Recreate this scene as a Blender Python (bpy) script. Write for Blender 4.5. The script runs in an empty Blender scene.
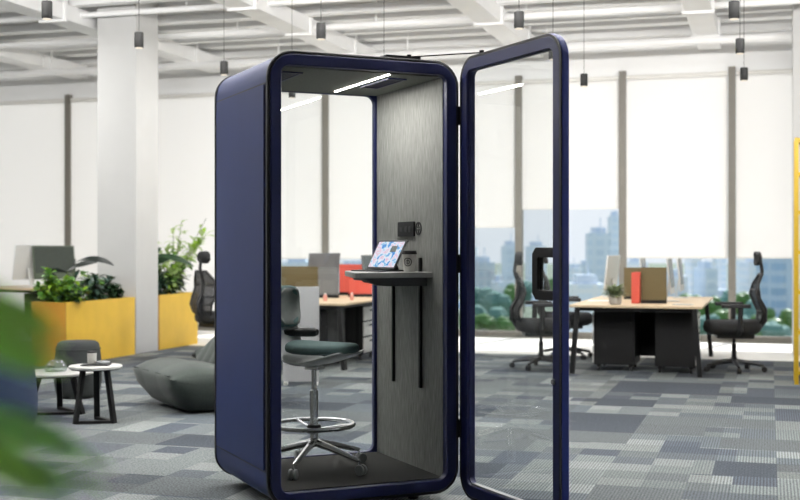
import bpy, bmesh, math, random
from mathutils import Vector, Matrix
random.seed(7)
SC = bpy.context.scene
COL = SC.collection
F = 1205.0; EYE = 1.37; HZ = 247.0
def PX(px, d): return (px-400)/F*d
def PZ(py, d): return EYE-(py-HZ)/F*d
def lin(c):
    return tuple(((v/255)/12.92 if v/255 <= .04045 else ((v/255+.055)/1.055)**2.4) for v in c)

# ---------------------------------------------------------------- materials
def nodes_of(m):
    m.use_nodes = True
    nt = m.node_tree; nt.nodes.clear()
    out = nt.nodes.new('ShaderNodeOutputMaterial')
    return nt, out
def N(nt, t, **kw):
    n = nt.nodes.new(t)
    for k, v in kw.items(): setattr(n, k, v)
    return n
def mat(name, rgb, rough=.5, metal=0, var=.06, scale=30, bump=0, bscale=200, sheen=0, stretch=None, spec=None, coat=0):
    m = bpy.data.materials.new(name); nt, out = nodes_of(m)
    b = N(nt, 'ShaderNodeBsdfPrincipled'); nt.links.new(b.outputs[0], out.inputs[0])
    c = lin(rgb)
    tc = N(nt, 'ShaderNodeTexCoord'); mp = N(nt, 'ShaderNodeMapping')
    if stretch: mp.inputs['Scale'].default_value = stretch
    nt.links.new(tc.outputs['Object'], mp.inputs[0])
    no = N(nt, 'ShaderNodeTexNoise'); no.inputs['Scale'].default_value = scale; no.inputs['Detail'].default_value = 3
    nt.links.new(mp.outputs[0], no.inputs['Vector'])
    cr = N(nt, 'ShaderNodeValToRGB')
    cr.color_ramp.elements[0].position = .3; cr.color_ramp.elements[1].position = .7
    cr.color_ramp.elements[0].color = (*[max(0, v*(1-var)) for v in c], 1)
    cr.color_ramp.elements[1].color = (*[min(1, v*(1+var)) for v in c], 1)
    nt.links.new(no.outputs[0], cr.inputs[0]); nt.links.new(cr.outputs[0], b.inputs['Base Color'])
    b.inputs['Roughness'].default_value = rough; b.inputs['Metallic'].default_value = metal
    if spec is not None: b.inputs['Specular IOR Level'].default_value = spec
    if coat: b.inputs['Coat Weight'].default_value = coat
    if sheen: b.inputs['Sheen Weight'].default_value = sheen
    if bump:
        n2 = N(nt, 'ShaderNodeTexNoise'); n2.inputs['Scale'].default_value = bscale
        nt.links.new(mp.outputs[0], n2.inputs['Vector'])
        bp = N(nt, 'ShaderNodeBump'); bp.inputs['Strength'].default_value = bump; bp.inputs['Distance'].default_value = .003
        nt.links.new(n2.outputs[0], bp.inputs['Height']); nt.links.new(bp.outputs[0], b.inputs['Normal'])
    return m
def glass(name, tint=(.97,.98,.98), ior=1.45, rough=0):
    m = bpy.data.materials.new(name); nt, out = nodes_of(m)
    t = N(nt, 'ShaderNodeBsdfTransparent'); t.inputs[0].default_value = (*tint, 1)
    g = N(nt, 'ShaderNodeBsdfGlossy'); g.inputs['Roughness'].default_value = rough
    f = N(nt, 'ShaderNodeFresnel')
    ge = N(nt, 'ShaderNodeNewGeometry'); io = N(nt, 'ShaderNodeMapRange'); io.inputs['To Min'].default_value = ior; io.inputs['To Max'].default_value = 1/ior
    nt.links.new(ge.outputs['Backfacing'], io.inputs['Value']); nt.links.new(io.outputs[0], f.inputs[0])
    mx = N(nt, 'ShaderNodeMixShader')
    nt.links.new(f.outputs[0], mx.inputs[0]); nt.links.new(t.outputs[0], mx.inputs[1]); nt.links.new(g.outputs[0], mx.inputs[2])
    nt.links.new(mx.outputs[0], out.inputs[0]); return m
def emis(name, rgb, s):
    m = bpy.data.materials.new(name); nt, out = nodes_of(m)
    e = N(nt, 'ShaderNodeEmission'); e.inputs[0].default_value = (*lin(rgb), 1); e.inputs[1].default_value = s
    nt.links.new(e.outputs[0], out.inputs[0]); return m
def transl(name, rgb, t=.5, weave=600):
    m = bpy.data.materials.new(name); nt, out = nodes_of(m)
    c = (*lin(rgb), 1)
    d = N(nt, 'ShaderNodeBsdfDiffuse'); r = N(nt, 'ShaderNodeBsdfTranslucent')
    tc = N(nt, 'ShaderNodeTexCoord'); no = N(nt, 'ShaderNodeTexNoise'); no.inputs['Scale'].default_value = weave
    nt.links.new(tc.outputs['Object'], no.inputs['Vector'])
    cr = N(nt, 'ShaderNodeValToRGB'); cr.color_ramp.elements[0].color = (*[v*.93 for v in c[:3]], 1); cr.color_ramp.elements[1].color = c
    nt.links.new(no.outputs[0], cr.inputs[0]); nt.links.new(cr.outputs[0], d.inputs[0]); nt.links.new(cr.outputs[0], r.inputs[0])
    mx = N(nt, 'ShaderNodeMixShader'); mx.inputs[0].default_value = t
    nt.links.new(d.outputs[0], mx.inputs[1]); nt.links.new(r.outputs[0], mx.inputs[2]); nt.links.new(mx.outputs[0], out.inputs[0])
    return m

def felt():
    m = mat('felt', (140,141,137), .95, var=.32, scale=34, bump=.5, bscale=300, stretch=(6,6,.35))
    return m
def carpet():
    m = bpy.data.materials.new('carpet_tiles'); nt, out = nodes_of(m)
    b = N(nt, 'ShaderNodeBsdfPrincipled'); nt.links.new(b.outputs[0], out.inputs[0]); b.inputs['Roughness'].default_value = .95
    b.inputs['Specular IOR Level'].default_value = .25
    tc = N(nt, 'ShaderNodeTexCoord')
    L = nt.links.new
    def grid(sx, sy, off=0):
        mp = N(nt, 'ShaderNodeMapping'); mp.inputs['Scale'].default_value = (sx, sy, 0); mp.inputs['Location'].default_value = (off, off*1.7, .5)
        L(tc.outputs['Object'], mp.inputs[0])
        fl = N(nt, 'ShaderNodeVectorMath', operation='FLOOR'); L(mp.outputs[0], fl.inputs[0])
        wn = N(nt, 'ShaderNodeTexWhiteNoise'); wn.noise_dimensions = '3D'; L(fl.outputs[0], wn.inputs['Vector'])
        return wn
    big = grid(1.6, 2.0); small = grid(4.0, 4.0, 13); mid = grid(2.0, 2.0, 0)
    def math_(op, a, bb):
        n = N(nt, 'ShaderNodeMath', operation=op)
        for i, v in enumerate((a, bb)):
            if isinstance(v, (int, float)): n.inputs[i].default_value = v
            else: L(v, n.inputs[i])
        return n.outputs[0]
    pick = math_('GREATER_THAN', mid.outputs['Value'], .42)      # some tiles break into small squares
    sel = math_('ADD', math_('MULTIPLY', small.outputs['Value'], pick), math_('MULTIPLY', big.outputs['Value'], math_('SUBTRACT', 1, pick)))
    cr = N(nt, 'ShaderNodeValToRGB'); cr.color_ramp.interpolation = 'CONSTANT'
    e = cr.color_ramp.elements
    cols = [(0, (68,74,82)), (.2, (93,98,100)), (.42, (106,111,111)), (.66, (82,88,93)), (.84, (120,124,123))]
    e[0].position = 0; e[0].color = (*lin(cols[0][1]), 1); e[1].position = cols[1][0]; e[1].color = (*lin(cols[1][1]), 1)
    for p, c in cols[2:]:
        x = e.new(p); x.color = (*lin(c), 1)
    L(sel, cr.inputs[0])
    # loop pile: fine stripes along one axis, clumped by noise
    w = N(nt, 'ShaderNodeTexWave'); w.inputs['Scale'].default_value = 17; w.inputs['Distortion'].default_value = 2.5; w.inputs['Detail'].default_value = 3; w.inputs['Detail Scale'].default_value = 6
    L(tc.outputs['Object'], w.inputs['Vector'])
    no = N(nt, 'ShaderNodeTexNoise'); no.inputs['Scale'].default_value = 75; no.inputs['Detail'].default_value = 5; L(tc.outputs['Object'], no.inputs['Vector'])
    n3 = N(nt, 'ShaderNodeTexNoise'); n3.inputs['Scale'].default_value = 1.3; L(tc.outputs['Object'], n3.inputs['Vector'])
    s = math_('ADD', math_('MULTIPLY', math_('MULTIPLY', w.outputs['Fac'], 1.1), big.outputs['Value']), math_('MULTIPLY', math_('SUBTRACT', no.outputs[0], .28), 2.4))
    s = math_('ADD', math_('ADD', s, .08), math_('MULTIPLY', n3.outputs[0], .25))
    mx = N(nt, 'ShaderNodeMix', data_type='RGBA', blend_type='MULTIPLY'); mx.inputs[0].default_value = 1
    L(cr.outputs[0], mx.inputs[6]); L(s, mx.inputs[7]); L(mx.outputs[2], b.inputs['Base Color'])
    bp = N(nt, 'ShaderNodeBump'); bp.inputs['Strength'].default_value = .8; bp.inputs['Distance'].default_value = .004
    L(no.outputs[0], bp.inputs['Height']); L(bp.outputs[0], b.inputs['Normal'])
    return m
def wood(name, c1, c2, rough=.45):
    m = bpy.data.materials.new(name); nt, out = nodes_of(m)
    b = N(nt, 'ShaderNodeBsdfPrincipled'); nt.links.new(b.outputs[0], out.inputs[0]); b.inputs['Roughness'].default_value = rough
    tc = N(nt, 'ShaderNodeTexCoord'); mp = N(nt, 'ShaderNodeMapping'); mp.inputs['Scale'].default_value = (12, 1, 12)
    nt.links.new(tc.outputs['Object'], mp.inputs[0])
    no = N(nt, 'ShaderNodeTexNoise'); no.inputs['Scale'].default_value = 3; no.inputs['Detail'].default_value = 5; nt.links.new(mp.outputs[0], no.inputs['Vector'])
    cr = N(nt, 'ShaderNodeValToRGB'); cr.color_ramp.elements[0].color = (*lin(c1), 1); cr.color_ramp.elements[1].color = (*lin(c2), 1)
    nt.links.new(no.outputs[0], cr.inputs[0]); nt.links.new(cr.outputs[0], b.inputs['Base Color']); return m
def facade(name, base, win, sx, sz):
    m = bpy.data.materials.new(name); nt, out = nodes_of(m)
    b = N(nt, 'ShaderNodeBsdfPrincipled'); nt.links.new(b.outputs[0], out.inputs[0]); b.inputs['Roughness'].default_value = .6
    tc = N(nt, 'ShaderNodeTexCoord'); sep = N(nt, 'ShaderNodeSeparateXYZ'); nt.links.new(tc.outputs['Object'], sep.inputs[0])
    ad = N(nt, 'ShaderNodeMath', operation='ADD'); nt.links.new(sep.outputs[0], ad.inputs[0]); nt.links.new(sep.outputs[1], ad.inputs[1])
    cb = N(nt, 'ShaderNodeCombineXYZ'); nt.links.new(ad.outputs[0], cb.inputs[0]); nt.links.new(sep.outputs[2], cb.inputs[1])
    br = N(nt, 'ShaderNodeTexBrick'); br.offset = 0; br.inputs['Scale'].default_value = 1
    br.inputs['Brick Width'].default_value = sx; br.inputs['Row Height'].default_value = sz; br.inputs['Mortar Size'].default_value = min(sx, sz)*.22
    br.inputs['Color1'].default_value = (*lin(win), 1); br.inputs['Color2'].default_value = (*[v*1.12 for v in lin(win)], 1); br.inputs['Mortar'].default_value = (*lin(base), 1)
    nt.links.new(cb.outputs[0], br.inputs['Vector']); nt.links.new(br.outputs[0], b.inputs['Base Color']); return m
def screen_mat():
    m = bpy.data.materials.new('tablet_display'); nt, out = nodes_of(m)
    tc = N(nt, 'ShaderNodeTexCoord'); no = N(nt, 'ShaderNodeTexNoise'); no.inputs['Scale'].default_value = 26; no.inputs['Detail'].default_value = 4; no.inputs['Distortion'].default_value = .4
    nt.links.new(tc.outputs['Object'], no.inputs['Vector'])
    cr = N(nt, 'ShaderNodeValToRGB'); e = cr.color_ramp.elements
    e[0].position = .25; e[0].color = (*lin((40,110,200)), 1); e[1].position = .75; e[1].color = (*lin((240,200,205)), 1)
    for p, c in ((.36, (96,150,218)), (.42, (150,200,230)), (.48, (236,238,245)), (.53, (222,212,236)), (.59, (232,184,196)), (.64, (215,225,240))):
        x = e.new(p); x.color = (*lin(c), 1)
    nt.links.new(no.outputs[0], cr.inputs[0])
    em = N(nt, 'ShaderNodeEmission'); em.inputs[1].default_value = .85; nt.links.new(cr.outputs[0], em.inputs[0]); nt.links.new(em.outputs[0], out.inputs[0]); return m

M = dict(
 navy=mat('navy_coated_metal', (28,42,90), .5, var=.03, scale=8, spec=.3),
 navy2=mat('navy_frame_lacquer', (15,24,74), .42, var=.03, scale=8),
 black=mat('black_rubber', (26,26,28), .55, var=.05),
 blackmetal=mat('black_powder_coat', (16,16,17), .55, var=.08, spec=.3), lampblack=mat('lamp_black', (12,12,12), .7, var=.08),
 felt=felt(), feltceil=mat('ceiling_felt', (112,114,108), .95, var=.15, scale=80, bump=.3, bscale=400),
 boothcarpet=mat('booth_carpet', (50,50,48), .98, var=.5, scale=160, bump=.6, bscale=300),
 glass=glass('clear_glass'), wglass=glass('window_glass', (.97,.985,.99)), bowlglass=glass('bowl_glass', (.9,.93,.92), 1.8),
 led=emis('led_strip', (255,250,240), 42), lampglow=emis('lamp_glow', (255,244,225), .8),
 chrome=mat('chrome', (236,238,240), .2, 1, var=.02), alu=mat('brushed_aluminium', (190,192,194), .3, 1, var=.03),
 lightshell=mat('pale_grey_shell', (196,200,202), .35, var=.03), padgrey=mat('grey_pad', (140,145,142), .8), navy3=mat('door_edge_brightened', (34,52,132), .4, var=.03), greyshell=mat('grey_plastic', (164,167,169), .4, var=.03), seat=mat('green_seat_fabric', (96,120,120), .9, var=.12, scale=200, bump=.4),
 darkgreen=mat('dark_green_upholstery', (48,57,52), .8, var=.15, scale=50, bump=.3, bscale=90, sheen=.2),
 charcoal=mat('charcoal_felt', (50,54,54), .95, var=.15, scale=120, bump=.3), navyfab=mat('navy_upholstery', (30,48,72), .9, var=.1, scale=120, bump=.3),
 shelf=mat('grey_laminate', (176,176,174), .4, var=.04), white=mat('white_laminate', (232,230,226), .4, var=.02),
 offwhite=mat('offwhite_plastic', (226,224,220), .45, var=.02), marble=mat('white_marble', (222,220,216), .3, var=.08, scale=5),
 blackfab=mat('black_mesh_fabric', (30,31,33), .8, var=.2, scale=300), plastic=mat('black_plastic', (27,28,30), .45, var=.05),
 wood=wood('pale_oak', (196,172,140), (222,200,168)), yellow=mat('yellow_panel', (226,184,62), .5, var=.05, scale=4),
 yellow_shaded=mat('yellow_panel_shaded', (186,136,44), .5, var=.08, scale=4), ymetal=mat('yellow_steel', (204,168,32), .4, var=.04),
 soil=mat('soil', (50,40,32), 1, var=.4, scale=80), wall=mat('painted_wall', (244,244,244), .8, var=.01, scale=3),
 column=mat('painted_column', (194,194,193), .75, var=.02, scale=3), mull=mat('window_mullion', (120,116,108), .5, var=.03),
 ceil=mat('ceiling_paint', (236,236,236), .9, var=.03, scale=1), beam=mat('painted_steel', (238,238,238), .7, var=.03, scale=2),
 stone=mat('pale_stone_floor', (236,233,226), .55, var=.03, scale=6), carpet=carpet(),
 blind=transl('blind_fabric', (244,242,240), .5), olive=mat('olive_board', (94,83,54), .8, var=.08, scale=90), red=mat('red_board', (206,84,70), .7, var=.06, scale=90),
 greybd=mat('grey_board', (110,112,114), .8, var=.06), paper=mat('white_paper', (236,236,234), .8, var=.02),
 cup=mat('white_card_cup', (214,212,206), .6, var=.02), silver=mat('silver_casing', (208,210,210), .4, .1, var=.02), dgreen=mat('dark_green_casing', (84,96,80), .5, var=.05), scrn=mat('dark_display', (60,68,62), .25, var=.1),
 tablet=screen_mat(), stem=mat('plant_stem', (70,82,40), .7), pot=mat('grey_pot', (170,168,164), .6), terra=mat('clay_pot', (170,150,130), .7),
 palegrey=mat('pale_grey_panel', (172,172,173), .5, var=.02), pink=mat('pink_bottle', (214,150,138), .4), brownbox=mat('brown_box', (116,96,72), .7),
 teal=mat('teal_fabric', (92,130,120), .85), ground=mat('city_ground', (120,132,112), 1, var=.2, scale=.02),
)
def leafmat(name, rgb, t=.35, r=.4):
    m = bpy.data.materials.new(name); nt, out = nodes_of(m)
    b = N(nt, 'ShaderNodeBsdfPrincipled'); b.inputs['Roughness'].default_value = r
    tr = N(nt, 'ShaderNodeBsdfTranslucent')
    tc = N(nt, 'ShaderNodeTexCoord'); no = N(nt, 'ShaderNodeTexNoise'); no.inputs['Scale'].default_value = 9
    nt.links.new(tc.outputs['Object'], no.inputs['Vector'])
    cr = N(nt, 'ShaderNodeValToRGB'); c = lin(rgb)
    cr.color_ramp.elements[0].color = (*[v*.7 for v in c], 1); cr.color_ramp.elements[1].color = (*[min(1, v*1.3) for v in c], 1)
    nt.links.new(no.outputs[0], cr.inputs[0]); nt.links.new(cr.outputs[0], b.inputs['Base Color']); nt.links.new(cr.outputs[0], tr.inputs[0])
    mx = N(nt, 'ShaderNodeMixShader'); mx.inputs[0].default_value = t
    nt.links.new(b.outputs[0], mx.inputs[1]); nt.links.new(tr.outputs[0], mx.inputs[2]); nt.links.new(mx.outputs[0], out.inputs[0]); return m
LF = dict(bright=leafmat('leaf_bright', (150,188,62), .45), mid=leafmat('leaf_mid', (88,134,58)), dark=leafmat('leaf_dark', (44,72,44), .2),
          blue=leafmat('leaf_blue_green', (72,98,86), .2), sage=leafmat('leaf_sage', (132,146,110), .3), near=leafmat('leaf_near', (172,232,96), .6, .8), deep=leafmat('leaf_near_deep', (104,176,50), .5, .8),
          black=leafmat('leaf_black', (20,30,24), .1), pale=leafmat('leaf_pale', (190,210,150), .5))

def openmesh():
    m = bpy.data.materials.new('open_mesh_fabric'); nt, out = nodes_of(m)
    t = N(nt, 'ShaderNodeBsdfTransparent'); d = N(nt, 'ShaderNodeBsdfPrincipled'); d.inputs['Base Color'].default_value = (*lin((44,46,50)), 1); d.inputs['Roughness'].default_value = .7
    tc = N(nt, 'ShaderNodeTexCoord'); ck = N(nt, 'ShaderNodeTexChecker'); ck.inputs['Scale'].default_value = 260; nt.links.new(tc.outputs['Object'], ck.inputs[0])
    mr = N(nt, 'ShaderNodeMapRange'); mr.inputs['To Min'].default_value = .55; mr.inputs['To Max'].default_value = .9; nt.links.new(ck.outputs['Fac'], mr.inputs[0])
    mx = N(nt, 'ShaderNodeMixShader'); nt.links.new(mr.outputs[0], mx.inputs[0]); nt.links.new(t.outputs[0], mx.inputs[1]); nt.links.new(d.outputs[0], mx.inputs[2]); nt.links.new(mx.outputs[0], out.inputs[0]); return m
M['openmesh'] = openmesh(); M['bracket'] = mat('bracket_grey', (84,85,86), .5)
# ---------------------------------------------------------------- mesh helpers
class MB:
    def __init__(s): s.bm = bmesh.new()
    def box(s, lo, hi, rot=None, piv=None, taper=None):
        lo = Vector(lo); hi = Vector(hi)
        vs = []
        for z in (lo.z, hi.z):
            for x, y in ((lo.x, lo.y), (hi.x, lo.y), (hi.x, hi.y), (lo.x, hi.y)):
                vs.append(Vector((x, y, z)))
        if taper:
            c = (lo+hi)/2
            for i in range(4):
                vs[i].x = c.x+(vs[i].x-c.x)*taper; vs[i].y = c.y+(vs[i].y-c.y)*taper
        if rot is not None:
            p = Vector(piv) if piv else (lo+hi)/2
            vs = [p+rot@(v-p) for v in vs]
        b = [s.bm.verts.new(v) for v in vs]
        for f in ((3,2,1,0), (4,5,6,7), (0,1,5,4), (1,2,6,5), (2,3,7,6), (3,0,4,7)):
            s.bm.faces.new([b[i] for i in f])
        return s
    def bar(s, p, q, w, h=None, up=(0,0,1)):
        h = h or w; p = Vector(p); q = Vector(q); d = (q-p).normalized(); u = Vector(up)
        if abs(d.dot(u)) > .99: u = Vector((1,0,0))
        x = d.cross(u).normalized(); y = x.cross(d)
        b = []
        for c in (p, q):
            for i, j in ((-1,-1), (1,-1), (1,1), (-1,1)): b.append(s.bm.verts.new(c+x*(i*w/2)+y*(j*h/2)))
        for f in ((3,2,1,0), (4,5,6,7), (0,1,5,4), (1,2,6,5), (2,3,7,6), (3,0,4,7)): s.bm.faces.new([b[i] for i in f])
        return s
    def lathe(s, prof, c=(0,0,0), n=24, axis='Z', sx=1, sy=1):
        c = Vector(c); rings = []
        def P(a, r, z):
            x, y = r*math.cos(a)*sx, r*math.sin(a)*sy
            return {'Z': Vector((x,y,z)), 'X': Vector((z,x,y)), 'Y': Vector((x,z,y))}[axis]+c
        for r, z in prof:
            if r < 1e-5: rings.append([s.bm.verts.new(P(0, 0, z))])
            else: rings.append([s.bm.verts.new(P(2*math.pi*i/n, r, z)) for i in range(n)])
        for A, B in zip(rings, rings[1:]):
            for i in range(n):
                j = (i+1) % n
                if len(A) == 1 and len(B) == 1: continue
                if len(A) == 1: s.bm.faces.new((A[0], B[j], B[i]))
                elif len(B) == 1: s.bm.faces.new((A[i], A[j], B[0]))
                else: s.bm.faces.new((A[i], A[j], B[j], B[i]))
        for Rg in (rings[0], rings[-1]):
            if len(Rg) > 1: s.bm.faces.new(Rg)
        return s
    def cyl(s, r, z0, z1, c=(0,0,0), n=20, axis='Z', r2=None): return s.lathe([(r, z0), (r if r2 is None else r2, z1)], c, n, axis)
    def tube(s, pts, r, n=8, closed=False):
        pts = [Vector(p) for p in pts]; rings = []; m = len(pts)
        prev = None
        for i, p in enumerate(pts):
            a = pts[(i-1) % m] if (closed or i > 0) else p; b = pts[(i+1) % m] if (closed or i < m-1) else p
            d = (b-a).normalized()
            if prev is None:
                u = Vector((0,0,1)) if abs(d.z) < .9 else Vector((1,0,0)); x = d.cross(u).normalized()
            else: x = (prev-d*prev.dot(d)).normalized()
            prev = x; y = d.cross(x)
            rr = r[i] if isinstance(r, (list, tuple)) else r
            rings.append([s.bm.verts.new(p+x*math.cos(2*math.pi*k/n)*rr+y*math.sin(2*math.pi*k/n)*rr) for k in range(n)])
        pr = list(zip(rings, rings[1:]))
        if closed: pr.append((rings[-1], rings[0]))
        for A, B in pr:
            for k in range(n): s.bm.faces.new((A[k], A[(k+1) % n], B[(k+1) % n], B[k]))
        if not closed:
            s.bm.faces.new(rings[0]); s.bm.faces.new(rings[-1])
        return s
    def prism(s, pts, f, t0, t1):      # f(a,b,t) -> 3D
        A = [s.bm.verts.new(f(a, b, t0)) for a, b in pts]; B = [s.bm.verts.new(f(a, b, t1)) for a, b in pts]
        n = len(pts)
        for i in range(n): s.bm.faces.new((A[i], A[(i+1) % n], B[(i+1) % n], B[i]))
        s.bm.faces.new(A); s.bm.faces.new(B); return s
    def ring(s, outer, inner, f, t0, t1):   # extruded frame between two loops of equal count
        n = len(outer)
        V = [[s.bm.verts.new(f(a, b, t)) for a, b in L] for t in (t0, t1) for L in (outer, inner)]
        o0, i0, o1, i1 = V
        for k in range(n):
            j = (k+1) % n
            for q in ((o0[k], o0[j], i0[j], i0[k]), (o1[k], o1[j], i1[j], i1[k]), (o0[k], o0[j], o1[j], o1[k]), (i0[k], i0[j], i1[j], i1[k])):
                s.bm.faces.new(q)
        return s
    def grid(s, fn, nu, nv):
        V = [[s.bm.verts.new(fn(i/nu, j/nv)) for j in range(nv+1)] for i in range(nu+1)]
        for i in range(nu):
            for j in range(nv): s.bm.faces.new((V[i][j], V[i+1][j], V[i+1][j+1], V[i][j+1]))
        return s
    def leaf(s, base, az, L, w, rise=.6, droop=1.0, n=6, fold=.25, twist=0, mi=0):
        base = Vector(base); h = Vector((math.cos(az), math.sin(az), 0)); side = Vector((-math.sin(az), math.cos(az), 0))
        rows = []
        p = base.copy(); ang = rise
        for i in range(n+1):
            t = i/n
            wd = w*math.sin(math.pi*min(1, (t*.93+.04)))**.8*.5
            dirv = h*math.cos(ang)+Vector((0,0,1))*math.sin(ang)
            up = -h*math.sin(ang)+Vector((0,0,1))*math.cos(ang)
            tt = twist*min(1, .35+t) if twist > 1 else twist*t
            sd = side*math.cos(tt)+up*math.sin(tt)
            rows.append([s.bm.verts.new(p-sd*wd+up*wd*fold), s.bm.verts.new(p), s.bm.verts.new(p+sd*wd+up*wd*fold)])
            p = p+dirv*(L/n); ang -= droop/n
        for a, b in zip(rows, rows[1:]):
            for k in (0, 1):
                f = s.bm.faces.new((a[k], a[k+1], b[k+1], b[k])); f.material_index = mi
        return s
    def build(s, name, m, parent=None, loc=None, rotz=0, bevel=0, seg=2, smooth=True, ang=35, sub=0, solid=0):
        bmesh.ops.recalc_face_normals(s.bm, faces=s.bm.faces[:])
        me = bpy.data.meshes.new(name); s.bm.to_mesh(me); s.bm.free()
        if isinstance(m, (list, tuple)):
            for q in m: me.materials.append(q)
        else: me.materials.append(m)
        o = bpy.data.objects.new(name, me); COL.objects.link(o)
        if smooth:
            me.shade_smooth(); me.set_sharp_from_angle(angle=math.radians(ang))
        if solid:
            md = o.modifiers.new('thick', 'SOLIDIFY'); md.thickness = solid; md.offset = 0
        if bevel:
            md = o.modifiers.new('bevel', 'BEVEL'); md.width = bevel; md.segments = seg; md.limit_method = 'ANGLE'; md.angle_limit = math.radians(40)
            md.harden_normals = False
        if sub:
            md = o.modifiers.new('sub', 'SUBSURF'); md.levels = sub; md.render_levels = sub
        if parent: o.parent = parent
        if loc is not None: o.location = loc
        if rotz: o.rotation_euler = (0, 0, rotz)
        return o
def thing(name, label, cat, loc=(0,0,0), rotz=0, group=None):
    o = bpy.data.objects.new(name, None); COL.objects.link(o); o.empty_display_size = .1
    o.location = loc; o.rotation_euler = (0, 0, rotz); o['label'] = label; o['category'] = cat
    if group: o['group'] = group
    return o
def tag(o, label, cat, group=None):
    o['label'] = label; o['category'] = cat
    if group: o['group'] = group
    return o
def struct(o): o['kind'] = 'structure'; return o
def dup(root, loc, rotz, label, group=None):
    r = root.copy(); COL.objects.link(r); r.location = loc; r.rotation_euler = (0, 0, rotz); r['label'] = label
    if group: r['group'] = group
    for ch in list(root.children):
        c = ch.copy(); COL.objects.link(c); c.parent = r
        for g in list(ch.children):
            d = g.copy(); COL.objects.link(d); d.parent = c
    return r
def rrect(x0, x1, z0, z1, r, n=8):
    pts = []
    for cx, cz, a0 in ((x1-r, z1-r, 0), (x0+r, z1-r, 90), (x0+r, z0+r, 180), (x1-r, z0+r, 270)):
        for i in range(n+1):
            a = math.radians(a0+90*i/n); pts.append((cx+r*math.cos(a), cz+r*math.sin(a)))
    return pts
fXZ = lambda a, b, t: Vector((a, t, b))
fXY = lambda a, b, t: Vector((a, b, t))
fYZ = lambda a, b, t: Vector((t, a, b))

# ---------------------------------------------------------------- room frame
RC = Vector((.956, -.2935, 0)); RE = Vector((.2935, .956, 0))    # along the window wall / towards it
RANG = math.atan2(-.2935, .956)
WALL0 = Vector((4.36, 17.47, 0))     # a point of the window wall
def RP(c, e, z=0): return WALL0+RC*c-RE*e+Vector((0,0,z))   # e = distance in front of the wall
def rbox(mb, c0, c1, e0, e1, z0, z1):      # local room frame boxes: x = c, y = -e
    return mb.box((c0, -max(e0, e1), z0), (c1, -min(e0, e1), z1))
def room(mb, name, m, **kw):
    return mb.build(name, m, loc=WALL0, rotz=RANG, **kw)

struct(room(rbox(MB(), -20, 8, 2.8, 24, -.12, 0), 'floor', M['carpet'], smooth=False))
struct(room(rbox(MB(), -20, 8, -.15, 2.8, -.12, 0), 'floor', M['stone'], smooth=False))
struct(room(rbox(MB(), -20, 8, -.15, 24, 4.75, 4.95), 'ceiling', M['ceil'], smooth=False))
# ceiling beams, ducts (all of them belong to the ceiling)
for k, e in enumerate((.7, 2.15, 3.6, 5.05, 6.5, 8.0)):
    mb = MB(); rbox(mb, -20, 8, e-.11, e+.11, 4.5, 4.53); rbox(mb, -20, 8, e-.02, e+.02, 4.53, 4.75)
    rbox(mb, -20, 8, e-.55, e-.40, 4.42, 4.5)
    struct(room(mb, 'trim_%d' % (k+1), M['beam'], smooth=False))
for k, c in enumerate((-10.2, -7.64, -5.05, -2.46, .13, 2.7)):
    mb = MB(); rbox(mb, c-.16, c+.16, .05, 9, 4.22, 4.42)
    for e in (1.2, 3, 4.8, 6.6): rbox(mb, c-.19, c+.19, e-.03, e+.03, 4.19, 4.5)
    struct(room(mb, 'trim_%d' % (k+11), M['beam'], smooth=False))
mb = MB()
for e, z, r in ((1.45, 4.12, .05), (2.9, 4.3, .04), (4.4, 4.34, .035)):
    mb.tube([(-20, -e, z), (8, -e, z)], r, 10)
    for c in range(-18, 8, 2): mb.bar((c, -e, z), (c, -e, 4.75), .015)
pp = room(mb, 'ceiling_pipes', M['beam']); struct(pp)
pp.name = 'trim_21'
# header wall above the windows, sill rail
struct(room(rbox(MB(), -20, 8, -.04, .0, 3.95, 4.75), 'wall_back', M['wall'], smooth=False))
struct(room(rbox(MB(), -20, 8, -.10, .03, 0, .06), 'trim_22', M['mull'], smooth=False))
struct(room(rbox(MB(), -20, 8, 23.9, 24.1, 0, 4.75), 'wall_front', M['wall'], smooth=False))
struct(room(rbox(MB(), 7.9, 8.1, 0, 24, 0, 4.75), 'wall_right', M['wall'], smooth=False))
struct(room(rbox(MB(), -20.1, -19.9, 0, 24, 0, 4.75), 'wall_left', M['wall'], smooth=False))
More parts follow.
